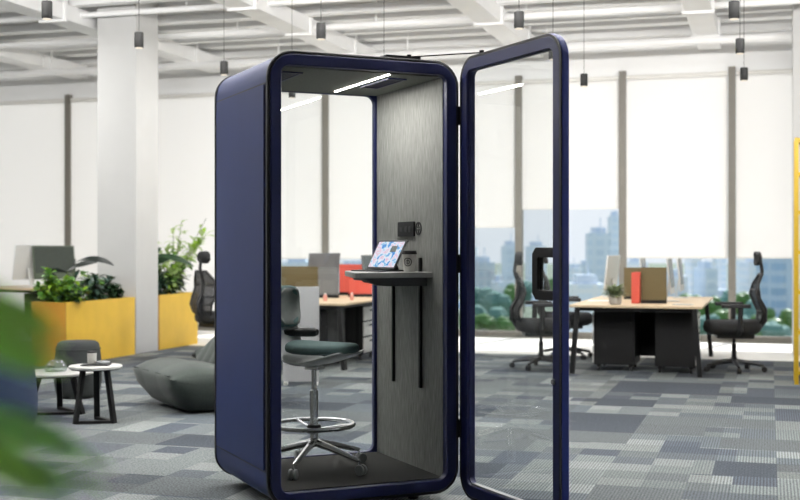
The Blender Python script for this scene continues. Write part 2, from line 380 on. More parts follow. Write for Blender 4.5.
# bays
B0 = .44; BW = 1.55
blind_bottoms = {0: 1.226, -1: 1.226, -2: 1.95, -3: 1.68, -4: 1.2, -5: 1.2}
bname = {0: 'white roller blind behind the black chair right of the desk, beside the yellow rack',
         -1: 'white roller blind hanging right behind the boards on the right-hand desk',
         -2: 'white roller blind ending highest, just right of the opened glass door',
         -3: 'white roller blind seen through the glass door, left of the mullion there',
         -4: 'white roller blind seen through the booth, right of the grey mullion',
         -5: 'white roller blind seen through the booth, left of the grey mullion',
         -6: 'white roller blind behind the plants between column and booth',
         -7: 'white roller blind between the left mullion and the square column',
         -8: 'white roller blind above the silver computer at the far left',
         -9: 'white roller blind cut off at the left edge of the photo',
         1: 'white roller blind at the right edge behind the yellow rack'}
wn = 1
for k in range(-12, 2):
    c1 = B0+k*BW+BW; c0 = B0+k*BW       # bay between c0 and c1 (c0 mullion at left)
    mb = MB(); rbox(mb, c0-.05, c0+.05, -.02, .14, .06, 3.95); rbox(mb, c0, c1, 0, .05, .06, .10)
    w = struct(room(mb, 'window_%d' % wn, M['mull'], smooth=False)); wn += 1
    g = rbox(MB(), c0+.05, c1-.05, .015, .027, .10, 3.89).build('glass_pane', M['wglass'], w, smooth=False)
    rbox(MB(), c0+.05, c1-.05, 0, .05, 3.89, 3.95).build('head_rail', M['wall'], w, smooth=False)
    zb = blind_bottoms.get(k, .14)
    if k < -9 or k > 1: continue
    r = thing('roller_blind', bname[k], 'blind', RP((c0+c1)/2, .10, 0), RANG, 'roller blinds along the window wall')
    hw = BW/2-.055
    MB().box((-hw, -.002, zb), (hw, .002, 3.86)).build('blind_fabric', M['blind'], r, smooth=False)
    MB().box((-hw, -.012, zb-.02), (hw, .012, zb)).build('bottom_rail', M['offwhite'], r, smooth=False)
    MB().cyl(.03, -hw, hw, (0, 0, 3.86), 12, 'X').build('roller', M['offwhite'], r)
# columns
col_l = Vector((-3.38, 15.43, 0))
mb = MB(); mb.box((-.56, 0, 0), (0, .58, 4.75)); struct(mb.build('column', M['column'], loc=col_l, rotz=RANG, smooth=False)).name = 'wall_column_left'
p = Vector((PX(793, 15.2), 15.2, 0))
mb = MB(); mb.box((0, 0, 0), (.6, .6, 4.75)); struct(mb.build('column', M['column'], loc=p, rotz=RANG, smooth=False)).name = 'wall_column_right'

# ---------------------------------------------------------------- city outside
gm = MB(); gm.box((-900, 60, -36), (1200, 2600, -34)); struct(gm.build('city_ground', M['ground'], smooth=False)).name = 'ground'
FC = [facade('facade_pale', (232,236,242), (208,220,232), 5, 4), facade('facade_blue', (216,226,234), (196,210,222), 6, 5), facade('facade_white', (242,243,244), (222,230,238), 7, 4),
      facade('facade_grey', (214,222,230), (190,204,218), 4, 6), facade('facade_deep', (184,202,220), (150,178,206), 9, 5)]  # distance haze is mixed into these paled facade colours
def building(x0, x1, ytop, d, m, label, crown=True):
    w = (x1-x0)/F*d; xc = PX((x0+x1)/2, d); zt = PZ(ytop, d); dep = max(18, w*.8)
    r = thing('building', label, 'building', (xc, d+dep/2, -34), random.uniform(-.15, .15), 'city towers beyond the windows')
    H = zt+34
    mb = MB(); mb.box((-w/2, -dep/2, 0), (w/2, dep/2, H)); mb.build('tower', m, r, smooth=False)
    if crown:
        mb = MB(); mb.box((-w*.3, -dep*.3, H), (w*.3, dep*.3, H+3)); mb.bar((w*.1, 0, H+3), (w*.1, 0, H+8), .6); mb.build('roof_plant', FC[3], r, smooth=False)
    mb = MB(); mb.box((-w*.6, -dep*.62, 0), (w*.6, dep*.6, H*.16)); mb.build('podium', FC[2], r, smooth=False)
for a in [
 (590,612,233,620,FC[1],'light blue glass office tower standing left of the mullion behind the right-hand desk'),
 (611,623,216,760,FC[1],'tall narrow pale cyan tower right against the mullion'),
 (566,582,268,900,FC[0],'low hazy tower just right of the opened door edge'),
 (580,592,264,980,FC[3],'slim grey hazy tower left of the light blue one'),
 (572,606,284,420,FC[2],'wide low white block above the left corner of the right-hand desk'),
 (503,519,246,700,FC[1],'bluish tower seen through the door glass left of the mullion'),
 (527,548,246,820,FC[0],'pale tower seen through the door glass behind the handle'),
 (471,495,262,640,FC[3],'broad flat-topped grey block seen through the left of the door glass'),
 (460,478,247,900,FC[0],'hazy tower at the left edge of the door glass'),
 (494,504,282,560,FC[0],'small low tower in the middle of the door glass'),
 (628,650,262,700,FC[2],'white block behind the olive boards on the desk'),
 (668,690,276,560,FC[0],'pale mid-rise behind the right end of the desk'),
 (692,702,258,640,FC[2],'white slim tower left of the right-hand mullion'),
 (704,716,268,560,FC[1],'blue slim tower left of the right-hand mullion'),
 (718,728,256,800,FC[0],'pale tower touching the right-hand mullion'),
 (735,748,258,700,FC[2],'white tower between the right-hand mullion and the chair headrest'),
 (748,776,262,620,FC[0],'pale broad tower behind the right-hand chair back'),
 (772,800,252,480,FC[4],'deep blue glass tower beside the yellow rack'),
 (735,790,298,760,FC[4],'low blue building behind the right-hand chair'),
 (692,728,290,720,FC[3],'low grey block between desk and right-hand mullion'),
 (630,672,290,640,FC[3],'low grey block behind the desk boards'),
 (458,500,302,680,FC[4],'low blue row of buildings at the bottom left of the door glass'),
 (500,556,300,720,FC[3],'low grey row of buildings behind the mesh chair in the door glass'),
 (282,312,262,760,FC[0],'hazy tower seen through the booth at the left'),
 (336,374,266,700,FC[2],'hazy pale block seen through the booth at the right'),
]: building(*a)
def tree(px, d, h, label, k):
    rnd = random.Random(k); t = thing('tree', label, 'tree', (PX(px, d), d, -34), 0, 'trees in the park below the windows')
    MB().cyl(h*.035, 0, h*.5, n=7, r2=h*.02).build('trunk', M['stem'], t)
    mb = MB()
    for i in range(7):
        a = rnd.uniform(0, 6.28); rr = rnd.uniform(0, .28)*h; z = h*rnd.uniform(.45, .8); R = h*rnd.uniform(.17, .27)
        mb.lathe([(0, -R), (R*.7, -R*.7), (R, 0), (R*.7, R*.7), (0, R)], (rr*math.cos(a), rr*math.sin(a), z), 9)
    mb.build('crown', LF['mid'] if k % 2 else M['teal'], t)
for k, (px, d, h) in enumerate([(478,560,22), (488,590,20), (499,520,22), (512,600,22), (524,650,22), (690,525,20), (702,600,20), (714,510,20), (727,570,20), (740,560,20),
                                (750,470,17), (764,400,17), (776,380,17), (790,440,17), (800,480,18), (466,430,16), (477,470,17), (487,430,15), (498,460,16), (508,425,15), (757,520,17), (694,455,15), (706,425,15), (718,460,16), (742,425,15), (766,465,16), (783,505,18), (772,560,20), (640,590,20), (556,700,24), (573,590,20)]):
    tree(px, d, h*.78, 'green park tree far below, seen %s' % ('through the door glass' if px < 560 else 'beside the right-hand chair' if px > 735 else 'under the right-hand desk line'), k)

# ---------------------------------------------------------------- booth
W, D, Z0, Z1 = 1.085, .98, .045, 2.37
BOOTH = thing('phone_booth', 'navy blue office phone booth with grey felt inside and its glass door open', 'booth', (-.667, 6.06, 0), math.atan2(.414, .910))
outer = rrect(0, W, Z0, Z1, .14); inner = rrect(.075, W-.075, Z0+.075, Z1-.075, .045); inner_s = rrect(.075, W-.075, Z0+.075, Z1-.075, .012)
o2 = rrect(.006, W-.006, Z0+.006, Z1-.006, .136)
mb = MB(); mb.ring(o2, inner_s, fXZ, .03, D-.03); mb.build('shell', M['navy'], BOOTH, ang=30)
g1 = rrect(.017, W-.017, Z0+.017, Z1-.017, .125)
mb = MB(); mb.ring(outer, g1, fXZ, 0.004, .03); mb.ring(outer, g1, fXZ, D-.03, D-.004); mb.build('gasket_ring', M['black'], BOOTH, bevel=.006, ang=50)
mb = MB(); mb.ring(g1, inner, fXZ, 0, .045); mb.build('front_frame', M['navy2'], BOOTH, bevel=.004, ang=50)
inner_b = rrect(.095, W-.095, Z0+.085, Z1-.085, .05)
mb = MB(); mb.ring(g1, inner_b, fXZ, D-.04, D); mb.build('rear_frame', M['navy2'], BOOTH, bevel=.004, ang=50)
mb = MB(); mb.box((.10, D-.026, Z0+.08), (W-.10, D-.018, Z1-.08)); mb.build('rear_glass', M['glass'], BOOTH, smooth=False)
# side panels: shallow raised skin with a shadow gap
for sx, nm in ((0, 'side_panel'), (W, 'side_panel')):
    s = -1 if sx == 0 else 1
    mb = MB(); mb.prism(rrect(.055, D-.055, Z0+.19, Z1-.175, .006, 2), fYZ, sx-s*.004, sx+s*.0025); mb.build(nm, M['navy'], BOOTH, bevel=.002, smooth=False)
    mb = MB(); mb.ring(rrect(.045, D-.045, Z0+.18, Z1-.165, .006, 2), rrect(.051, D-.051, Z0+.186, Z1-.171, .006, 2), fYZ, sx-s*.004, sx-s*.0055+s*.0005); mb.build('panel_seam', M['black'], BOOTH, smooth=False)
# lining
MB().box((W-.079, .045, Z0+.08), (W-.0745, D-.04, Z1-.08)).build('felt_wall', M['felt'], BOOTH, smooth=False)
MB().box((.0745, .045, Z0+.08), (.079, D-.04, Z1-.08)).build('felt_wall', M['felt'], BOOTH, smooth=False)
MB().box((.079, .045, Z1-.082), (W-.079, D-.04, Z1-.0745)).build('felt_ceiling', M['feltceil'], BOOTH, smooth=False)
MB().box((.079, .045, Z0+.0745), (W-.079, D-.04, Z0+.08)).build('booth_carpet', M['boothcarpet'], BOOTH, smooth=False)
zc = Z1-.082
MB().box((.690, .06, zc-.004), (.700, .84, zc)).build('light_strip', M['led'], BOOTH, smooth=False)
for u in (.20, .80):
    mb = MB(); mb.ring([(u-.055, .18), (u+.055, .18), (u+.055, .58), (u-.055, .58)], [(u-.043, .195), (u+.043, .195), (u+.043, .565), (u-.043, .565)], fXY, zc-.008, zc)
    v = mb.build('air_vent', M['navy2'], BOOTH, smooth=False)
    mb = MB()
    for k in range(4): mb.box((u-.03+.018*k-.003, .2, zc-.007), (u-.03+.018*k+.003, .56, zc-.001))
    mb.build('vent_slats', M['navy2'], v, smooth=False)
    MB().box((u-.043, .195, zc-.002), (u+.043, .565, zc-.0005)).build('vent_opening', M['black'], v, smooth=False)
for u in (.22, W-.2):
    for v_ in (.16, D-.2):
        MB().lathe([(.028, 0), (.03, .012), (.012, .016), (.012, .05)], (u, v_, 0), 14).build('levelling_foot', M['blackmetal'], BOOTH)
# wall rails under the shelf
for v_, wd, zt in ((.31, .022, 1.31), (.68, .018, 1.24)):
    MB().box((W-.094, v_-wd/2, .58), (W-.079, v_+wd/2, zt)).build('shelf_rail', M['blackmetal'], BOOTH, bevel=.003)
# shelf
uw = W-.079
mb = MB()
pl = [(uw, .165), (.60, .155), (.57, .16), (.555, .185), (.56, .24), (.59, .34), (.70, .70), (.73, .73), (.77, .74), (uw, .74)]
mb.prism(pl, fXY, 1.202, 1.232); mb.build('worktop_shelf', M['shelf'], BOOTH, bevel=.004, smooth=False)
mb = MB()
mb.prism([(uw-.01, 1.202), (.60, 1.202), (.70, 1.160), (.77, 1.155), (uw-.01, 1.155)], fXZ, .22, .26)
mb.prism([(uw-.01, 1.202), (.76, 1.202), (.80, 1.165), (.86, 1.155), (uw-.01, 1.155)], fXZ, .62, .66)
mb.box((.72, .26, 1.180), (uw-.01, .62, 1.202)); mb.build('shelf_bracket', M['bracket'], BOOTH, smooth=False)
# socket plate and round emblem on the felt
mb = MB(); mb.prism(rrect(.39, .61, 1.43, 1.515, .008, 4), fYZ, uw-.012, uw); sp = mb.build('socket_plate', M['blackmetal'], BOOTH, bevel=.002, smooth=False)
mb = MB()
for v_ in (.44, .49): mb.lathe([(.018, uw-.016), (.018, uw-.0115)], (0, v_, 1.472), 16, 'X') if False else mb.prism(rrect(v_-.017, v_+.017, 1.455, 1.489, .012, 4), fYZ, uw-.015, uw-.0115)
mb.prism(rrect(.535, .575, 1.46, 1.484, .003, 3), fYZ, uw-.015, uw-.0115)
mb.build('socket', M['black'], sp, smooth=False)
mb = MB()
cv, cz, R = .345, 1.474, .038
circ = lambda r: [(cv+r*math.cos(2*math.pi*i/28), cz+r*math.sin(2*math.pi*i/28)) for i in range(28)]
mb.ring(circ(R), circ(R-.008), fYZ, uw-.004, uw)
for zz in (.008, -.008): mb.box((uw-.004, cv-.016, cz+zz-.003), (uw, cv+.016, cz+zz+.003))
mb.box((uw-.004, cv-.004, cz-.03), (uw, cv+.004, cz-.012)); mb.box((uw-.004, cv-.004, cz+.012), (uw, cv+.004, cz+.03))
mb.build('round_emblem', M['black'], BOOTH, smooth=False)
# hinges
for zc_ in (2.08, 1.28, .39):
    mb = MB(); mb.box((W-.006, .0, zc_-.05), (W+.016, .028, zc_+.05)); mb.cyl(.007, zc_-.05, zc_+.05, (W+.010, -.003, 0), 12)
    mb.build('hinge', M['blackmetal'], BOOTH, bevel=.003)
# door leaf, swung open towards the camera
BI = Matrix.Rotation(-math.atan2(.414, .910), 4, 'Z')@Matrix.Translation((.667, -6.06, 0))
hinge_w = Vector((.324, 6.500, 0)); hl = BI@hinge_w
door = MB()
dz0, dz1, DL, DT = .03, 2.385, .985, .05
fo = rrect(0, DL, dz0, dz1, .13); fi = rrect(.075, DL-.072, dz0+.075, dz1-.075, .04); fm = rrect(.014, DL-.014, dz0+.014, dz1-.014, .118)
door.ring(fm, fi, fXZ, -.002, DT+.002)
DO = door.build('door', M['navy2'], BOOTH, loc=(hl.x, hl.y, 0), bevel=.004, ang=50)
da = math.atan2(-.9011, .4335)-math.atan2(.414, .910)
DO.rotation_euler = (0, 0, da)
mb = MB(); mb.ring(fo, fm, fXZ, .004, DT-.004); mb.build('door_edge', M['navy3'], DO, bevel=.006, ang=50)  # front light on the edge is put into this brighter navy
mb = MB(); mb.ring(rrect(.002, DL-.002, dz0+.002, dz1-.002, .128), rrect(.014, DL-.014, dz0+.014, dz1-.014, .118), fXZ, -.0025, .006); mb.build('door_seal', M['black'], DO, ang=50)
mb = MB(); mb.ring(rrect(.073, DL-.07, dz0+.073, dz1-.073, .042), rrect(.079, DL-.076, dz0+.079, dz1-.079, .04), fXZ, DT*.3, DT*.7)
mb.build('glazing_bead', M['navy2'], DO, ang=50)
MB().box((.10, .010, dz0+.0745), (DL-.10, DT-.010, dz0+.084)).build('threshold_strip', M['alu'], DO)
MB().box((.07, DT/2-.004, dz0+.07), (DL-.067, DT/2+.004, dz1-.07)).build('door_glass', M['glass'], DO, smooth=False)
def octo(x0, x1, z0, z1, c): return [(x1, z1-c), (x1-c, z1), (x0+c, z1), (x0, z1-c), (x0, z0+c), (x0+c, z0), (x1-c, z0), (x1, z0+c)]
mb = MB(); 
for t0, t1 in ((DT/2-.018, DT/2-.004), (DT/2+.004, DT/2+.018)):
    mb.ring(octo(.715, .925, 1.115, 1.368, .03), octo(.765, .905, 1.163, 1.320, .008), fXZ, t0, t1)
mb.build('handle', M['blackmetal'], DO, bevel=.004, smooth=False)
MB().lathe([(.013, -.012), (.013, 0)], (.925, 0, .735), 16, 'Y').build('lock', M['alu'], DO)
# closer arm on top
a = Vector((.80, .03, Z1+.012)); b = Vector((hl.x, hl.y, dz1+.006))+Matrix.Rotation(da, 3, 'Z')@Vector((.20, .02, 0))
mb = MB(); mb.bar(a, b, .007, .006); mb.box((.66, .012, Z1-.002), (.86, .05, Z1+.014)); mb.cyl(.012, -.012, .012, a, 12); mb.cyl(.012, -.01, .012, b, 12)
mb.build('door_closer', M['blackmetal'], BOOTH)

def bw(u, v, z=0):      # booth local -> world
    c, s = .910, .414; return Vector((-.667+c*u-s*v, 6.06+s*u+c*v, z))
BR = math.atan2(.414, .910)
zs = 1.232
# tablet with keyboard: faces the stool
T = thing('tablet_computer', 'tablet propped on a black keyboard case, showing a pale colourful screen', 'tablet', bw(.832, .495, zs), BR+math.radians(-74))
MB().box((-.125, -.11, 0), (.125, .10, .008)).build('keyboard', M['plastic'], T, bevel=.002)
mb = MB()
for r_ in range(4):
    for k in range(11): mb.box((-.115+k*.021, -.035+r_*.02, .008), (-.099+k*.021, -.02+r_*.02, .0105))
mb.build('keys', M['charcoal'], T, smooth=False)
RX = Matrix.Rotation(math.radians(-31), 3, 'X')
body = MB().box((-.125, .0, .012), (.125, .008, .205), rot=RX, piv=(0, .0, .012)).build('casing', M['plastic'], T, bevel=.003)
MB().box((-.113, -.0018, .026), (.113, -.0004, .193), rot=RX, piv=(0, .0, .012)).build('display', M['tablet'], T, smooth=False)
MB().box((.02, -.0026, .125), (.07, -.0018, .165), rot=RX, piv=(0, 0, .012)).build('display_panel', M['scrn'], T, smooth=False)
MB().box((-.06, .09, .0), (.06, .096, .085), rot=Matrix.Rotation(math.radians(24), 3, 'X'), piv=(0, .093, 0)).build('case_stand', M['plastic'], T, bevel=.002)
# cup
C = thing('paper_coffee_cup', 'white paper coffee cup with black lid and round black logo on the booth shelf', 'cup', bw(.912, .27, zs), BR)
MB().lathe([(.029, 0), (.030, .002), (.040, .098), (.041, .10)], n=28).build('cup_body', M['cup'], C)
MB().lathe([(.043, .098), (.0435, .103), (.041, .108), (.039, .116), (.037, .117), (.035, .113), (0, .113)], n=28).build('lid', M['black'], C)
mb = MB()
ac = math.radians(-90)-BR-.25
def onc(a_, z_, off=.0006): rr = .0295+(.0105*(z_)/.098)+off; return Vector((rr*math.cos(ac+a_), rr*math.sin(ac+a_), z_))
def ringp(r0, r1):
    n = 24
    A = [mb.bm.verts.new(onc(r0*math.cos(2*math.pi*i/n)/.036, .055+r0*math.sin(2*math.pi*i/n))) for i in range(n)]
    B = [mb.bm.verts.new(onc(r1*math.cos(2*math.pi*i/n)/.036, .055+r1*math.sin(2*math.pi*i/n))) for i in range(n)]
    for i in range(n): mb.bm.faces.new((A[i], A[(i+1) % n], B[(i+1) % n], B[i]))
ringp(.024, .019); ringp(.012, .008)
for x0, x1, z0_, z1_ in ((-.012, .012, .0535, .0565), (-.002, .002, .04, .07)):
    V = [mb.bm.verts.new(onc(x/.036, z, .0008)) for x, z in ((x0, z0_), (x1, z0_), (x1, z1_), (x0, z1_))]; mb.bm.faces.new(V)
mb.build('logo', M['black'], C)

# ---------------------------------------------------------------- stool
fl = Z0+.08
S = thing('drafting_stool', 'tall grey-green swivel stool with chrome base inside the phone booth', 'stool', bw(.456, .555, fl), math.radians(-30))
mb = MB()
mb.lathe([(.034, .13), (.038, .16), (.024, .175), (.024, .44), (.019, .445), (.014, .45), (.014, .60), (0, .60)], n=20); mb.build('column', M['chrome'], S)
for k in range(5):
    a = math.radians(72*k-4); d = Vector((math.cos(a), math.sin(a), 0))
    mb = MB(); mb.tube([d*.02+Vector((0,0,.15)), d*.12+Vector((0,0,.128)), d*.30+Vector((0,0,.08)), d*.315+Vector((0,0,.078))], [.022, .019, .013, .010], 10)
    mb.cyl(.006, .055, .085, d*.31, 8); mb.build('base_arm', M['chrome'], S)
    q = Vector((-d.y, d.x, 0)); mb = MB()
    for sgn in (-1, 1):
        c = d*.325+q*(.014*sgn)+Vector((0,0,.029))
        n = 14
        for off0, off1 in ((-.007, .007),):
            A = [mb.bm.verts.new(c+q*off0+d*.029*math.cos(2*math.pi*i/n)+Vector((0,0,.029*math.sin(2*math.pi*i/n)))) for i in range(n)]
            B = [mb.bm.verts.new(c+q*off1+d*.029*math.cos(2*math.pi*i/n)+Vector((0,0,.029*math.sin(2*math.pi*i/n)))) for i in range(n)]
            for i in range(n): mb.bm.faces.new((A[i], A[(i+1) % n], B[(i+1) % n], B[i]))
            mb.bm.faces.new(A); mb.bm.faces.new(B)
    mb.build('caster', M['greyshell'], S, bevel=.002)
mb = MB(); mb.tube([(.222*math.cos(2*math.pi*i/40), .222*math.sin(2*math.pi*i/40), .25) for i in range(40)], .0125, 10, True)
for k in range(3):
    a = math.radians(120*k+30); mb.tube([(.03*math.cos(a), .03*math.sin(a), .225), (.22*math.cos(a), .22*math.sin(a), .25)], .008, 8)
mb.build('foot_ring', M['chrome'], S)
MB().lathe([(.036, .205), (.04, .215), (.04, .24), (.036, .25)], n=20).build('ring_hub', M['black'], S)
MB().box((-.04, -.04, .625), (.05, .04, .645)).build('seat_mechanism', M['chrome'], S, bevel=.006, loc=(0, 0, -.065))
mb = MB()
def seatf(r_, z_, k): return [(r_*.21*math.cos(2*math.pi*i/36)*(1+.08*math.cos(2*2*math.pi*i/36)), r_*.2*math.sin(2*math.pi*i/36)) for i in range(36)]
def loops(mb, spec, sq=.205, sy=.2, cx0=0):
    rings = []
    for r_, z_ in spec:
        L = []
        for i in range(36):
            a = 2*math.pi*i/36; ca, sa = math.cos(a), math.sin(a)
            p_ = 2.8; q_ = (abs(ca)**p_+abs(sa)**p_)**(-1/p_)
            L.append(mb.bm.verts.new((cx0+sq*r_*ca*q_, sy*r_*sa*q_, z_+.02*abs(max(0, -ca*r_))**3)))
        rings.append(L)
    for A, B in zip(rings, rings[1:]):
        for i in range(36): mb.bm.faces.new((A[i], A[(i+1) % 36], B[(i+1) % 36], B[i]))
    mb.bm.faces.new(rings[0]); mb.bm.faces.new(rings[-1])
loops(mb, [(.9, .700), (.985, .706), (1, .72), (.985, .737), (.93, .747), (.6, .751), (.2, .749)], .19, .19, .055); mb.build('seat', M['seat'], S, ang=60, loc=(0, 0, -.045))
# shell that sweeps under the seat and up the back (front = +x)
mb = MB()
prof = [(.262, .712, .13), (.20, .69, .17), (.11, .660, .185), (.02, .636, .19), (-.07, .642, .19), (-.15, .685, .18), (-.20, .76, .15), (-.225, .83, .13), (-.23, .88, .125)]
rows = []
for (x, z, hw) in prof:
    rows.append([(x+(.03*(t**2) if x < -.2 else 0), hw*t, z+(.018*t**4 if x > -.16 else 0)) for t in [i/6-1 for i in range(13)]])
V = [[mb.bm.verts.new(p_) for p_ in r_] for r_ in rows]
for i in range(len(V)-1):
    for j in range(12): mb.bm.faces.new((V[i][j], V[i+1][j], V[i+1][j+1], V[i][j+1]))
mb.build('seat_shell', M['lightshell'], S, solid=.014, sub=1, ang=80, loc=(0, 0, -.052))
mb = MB()
def backf(u, v, off, hw0=.112):
    t = u*2-1; z = .79+v*.235
    hw = hw0*1.1*(1-.55*abs(v*2-1)**3)
    rz = 1-.12*abs(t)**4*(1 if v > .5 else .8)
    y = hw*t; x = -.205-.035*math.sin(math.pi*v*.9)+.055*t*t+off
    return Vector((x, y, .79+.12+(z-.79-.12)*rz))
mb.grid(lambda u, v: backf(u, v, 0), 14, 8); mb.build('backrest', M['seat'], S, solid=.035, sub=1, ang=80)
mb = MB(); mb.grid(lambda u, v: backf(.06+u*.88, .06+v*.88, .024), 14, 8); mb.build('backrest_pad', M['padgrey'], S, solid=.008, ang=80)
mb = MB(); mb.tube([(-.235, .03, .80), (-.215, .10, .80), (-.16, .155, .80), (-.11, .17, .80), (-.09, .172, .80)], [.02, .026, .028, .026, .018], 12); mb.build('lumbar_rest', M['plastic'], S, loc=(.01, -.02, -.045))
# ---------------------------------------------------------------- office chair (front = +x)
def office_chair(label, loc, rz, group):
    t = thing('office_chair', label, 'chair', loc, rz, group)
    for k in range(5):
        a = math.radians(72*k+20); d = Vector((math.cos(a), math.sin(a), 0))
        mb = MB(); mb.tube([d*.02+Vector((0,0,.115)), d*.16+Vector((0,0,.10)), d*.32+Vector((0,0,.072))], [.026, .022, .014], 8)
        leg = mb.build('base_arm', M['plastic'], t)
        mb = MB(); q = Vector((-d.y, d.x, 0)); c = d*.325+Vector((0,0,.032))
        for sg in (-1, 1):
            A = [mb.bm.verts.new(c+q*(sg*.012-.009)+d*.03*math.cos(2*math.pi*i/12)+Vector((0,0,.031*math.sin(2*math.pi*i/12)))) for i in range(12)]
            B = [mb.bm.verts.new(c+q*(sg*.012+.009)+d*.03*math.cos(2*math.pi*i/12)+Vector((0,0,.031*math.sin(2*math.pi*i/12)))) for i in range(12)]
            for i in range(12): mb.bm.faces.new((A[i], A[(i+1) % 12], B[(i+1) % 12], B[i]))
            mb.bm.faces.new(A); mb.bm.faces.new(B)
        mb.build('caster', M['black'], leg)
    MB().lathe([(.035, .09), (.035, .15), (.026, .16), (.026, .30), (.016, .305), (.016, .40), (0, .40)], n=14).build('gas_column', M['blackmetal'], t)
    MB().box((-.20, -.16, .37), (.20, .16, .45), taper=1.0).build('mechanism', M['plastic'], t, bevel=.015)
    mb = MB(); loops(mb, [(.85, .41), (1, .44), (1.04, .49), (1, .535), (.9, .56), (.5, .56), (.15, .555)], .30, .25, .02)
    st = mb.build('seat', M['blackfab'], t, ang=60); 
    # back spine: S shaped frame loop + mesh
    side = [(-.22, .50), (-.27, .57), (-.285, .66), (-.24, .76), (-.205, .86), (-.235, .97), (-.285, 1.07)]
    hw = [.10, .17, .205, .225, .215, .18, .10]
    L = [Vector((x, w, z)) for (x, z), w in zip(side, hw)]; Rr = [Vector((x, -w, z)) for (x, z), w in zip(side, hw)]
    mb = MB(); mb.tube(L+Rr[::-1], .016, 8, True); mb.tube([(-.10, 0, .42), (-.25, 0, .45), (-.33, 0, .56), (-.335, 0, .68), (-.27, 0, .80), (-.255, 0, .95), (-.30, 0, 1.10), (-.285, 0, 1.22)], [.03, .03, .026, .024, .022, .02, .02, .018], 8)
    for z, x in ((.66, -.305), (.90, -.235)): mb.tube([(x+.03, .2, z), (x-.01, 0, z), (x+.03, -.2, z)], .011, 6)
    mb.build('back_frame', M['plastic'], t)
    mb = MB()
    n = len(side)-1
    def bk(u, v):
        f = v*n; i = min(n-1, int(f)); k = f-i
        x = side[i][0]*(1-k)+side[i+1][0]*k; z = side[i][1]*(1-k)+side[i+1][1]*k; w = hw[i]*(1-k)+hw[i+1]*k
        q = u*2-1; return Vector((x-.03*(1-q*q), w*q, z))
    mb.grid(bk, 8, 12); mb.build('back_mesh', M['openmesh'], t, solid=.006, ang=80)
    mb = MB()
    mb.grid(lambda u, v: Vector((-.25-.02*math.sin(math.pi*v)+.05*(u*2-1)**2-.015, (.12*(1-.9*abs(v*2-1)**4)**.5)*(u*2-1), 1.17+.145*v+.0)), 10, 6); mb.build('headrest', M['blackfab'], t, solid=.035, sub=1, ang=80)
    for s in (-1, 1):
        mb = MB(); mb.tube([(-.02, s*.22, .42), (-.03, s*.29, .46), (-.03, s*.295, .72)], [.024, .03, .028], 8)
        arm = mb.build('arm_post', M['plastic'], t)
        mb = MB(); mb.prism(rrect(-.14, .17, s*.295-.05, s*.295+.05, .035, 5), fXY, .71, .75); mb.build('arm_pad', M['black'], arm, bevel=.008)
    return t
def fp(px, d): return (PX(px, d), d, 0)
faceL = math.pi+RANG; faceR = RANG
CH = 'black mesh office chairs'
ch = office_chair('black mesh office chair with headrest right of the right-hand desk, facing left', fp(734, 13.3), math.radians(180-8), CH)
dup(ch, fp(541, 13.6), math.radians(2), 'black mesh office chair seen whole through the glass of the open booth door', CH)
dup(ch, fp(566, 14.9), math.radians(-6), 'black mesh office chair mostly hidden by the door edge, left of the right-hand desk', CH)
dup(ch, fp(219, 15.1), math.radians(48), 'black mesh office chair between the yellow planter and the booth', CH)
dup(ch, fp(402, 14.5), math.radians(166), 'office chair seen through the booth, its casters showing right of the black desk end', CH)

# ---------------------------------------------------------------- desks (local x along RC, y along RE; origin front right corner)
def desk(label, FR, L=1.4, DP=2.6):
    t = thing('bench_desk', label, 'desk', FR, RANG, 'pale wood bench desks')
    MB().box((-L, 0, .718), (0, DP, .744)).build('desktop', M['wood'], t, bevel=.003)
    mb = MB()
    for x in (-L+.10, -.13): mb.box((x, .06, .68), (x+.05, DP-.06, .718))
    mb.box((-L+.12, .05, .68), (-.12, .10, .718)); mb.box((-L+.12, DP-.10, .68), (-.12, DP-.05, .718)); mb.build('frame_rail', M['blackmetal'], t)
    for x, sx in ((-L+.085, -1), (-.085, 1)):
        for y in (.05, DP-.05):
            mb = MB(); mb.bar((x, y, .715), (x+sx*.06, y, 0), .07, .05); mb.build('leg', M['blackmetal'], t)
    MB().box((-L/2-.32, 1.06, .12), (-L/2+.32, 1.09, .66)).build('modesty_panel', M['blackmetal'], t)
    return t
def pedestal(label, FR, x0, x1, y0, y1, front, dm='white'):
    c = Vector((FR[0], FR[1], 0))+RC*((x0+x1)/2)+RE*((y0+y1)/2)
    t = thing('drawer_pedestal', label, 'cabinet', c, RANG, 'black drawer pedestals under the desks')
    w, d = (x1-x0)/2, (y1-y0)/2
    MB().box((-w, -d, .07), (w, d, .66)).build('carcass', M['blackmetal'], t, bevel=.004)
    s = front
    for z0_, z1_ in ((.09, .27), (.29, .46), (.48, .64)):
        dr = MB().box((s*w if s > 0 else -w-.016, -d+.01, z0_), (w+.016 if s > 0 else -w, d-.01, z1_)).build('drawer', M[dm], t, bevel=.002)
        MB().box((s*(w+.026)-.005, -.06, z1_-.05), (s*(w+.026)+.005, .06, z1_-.035)).build('drawer_handle', M['blackmetal'], dr)
    for sx in (-1, 1):
        for sy in (-1, 1): MB().cyl(.028, -.012, .012, (sx*(w-.05), sy*(d-.05), .028), 12, 'X').build('caster', M['black'], t); 
    mb = MB()
    for sx in (-1, 1):
        for sy in (-1, 1): mb.box((sx*(w-.05)-.02, sy*(d-.05)-.02, .045), (sx*(w-.05)+.02, sy*(d-.05)+.02, .071))
    mb.build('caster_plate', M['blackmetal'], t)
    return t
def on_desk(FR, x, y, z=.744): return Vector((FR[0], FR[1], 0))+RC*x+RE*y+Vector((0,0,z))
D1 = (3.165, 12.62, 0); D2 = (-.61, 13.35, 0); D3 = (PX(48, 17.9), 17.9, 0)
desk('pale wood bench desk on black legs at the right, in front of the windows', D1)
desk('pale wood bench desk seen through the booth behind the stool', D2)
desk('pale bench desk at the far left behind the planter', D3, DP=2.0)
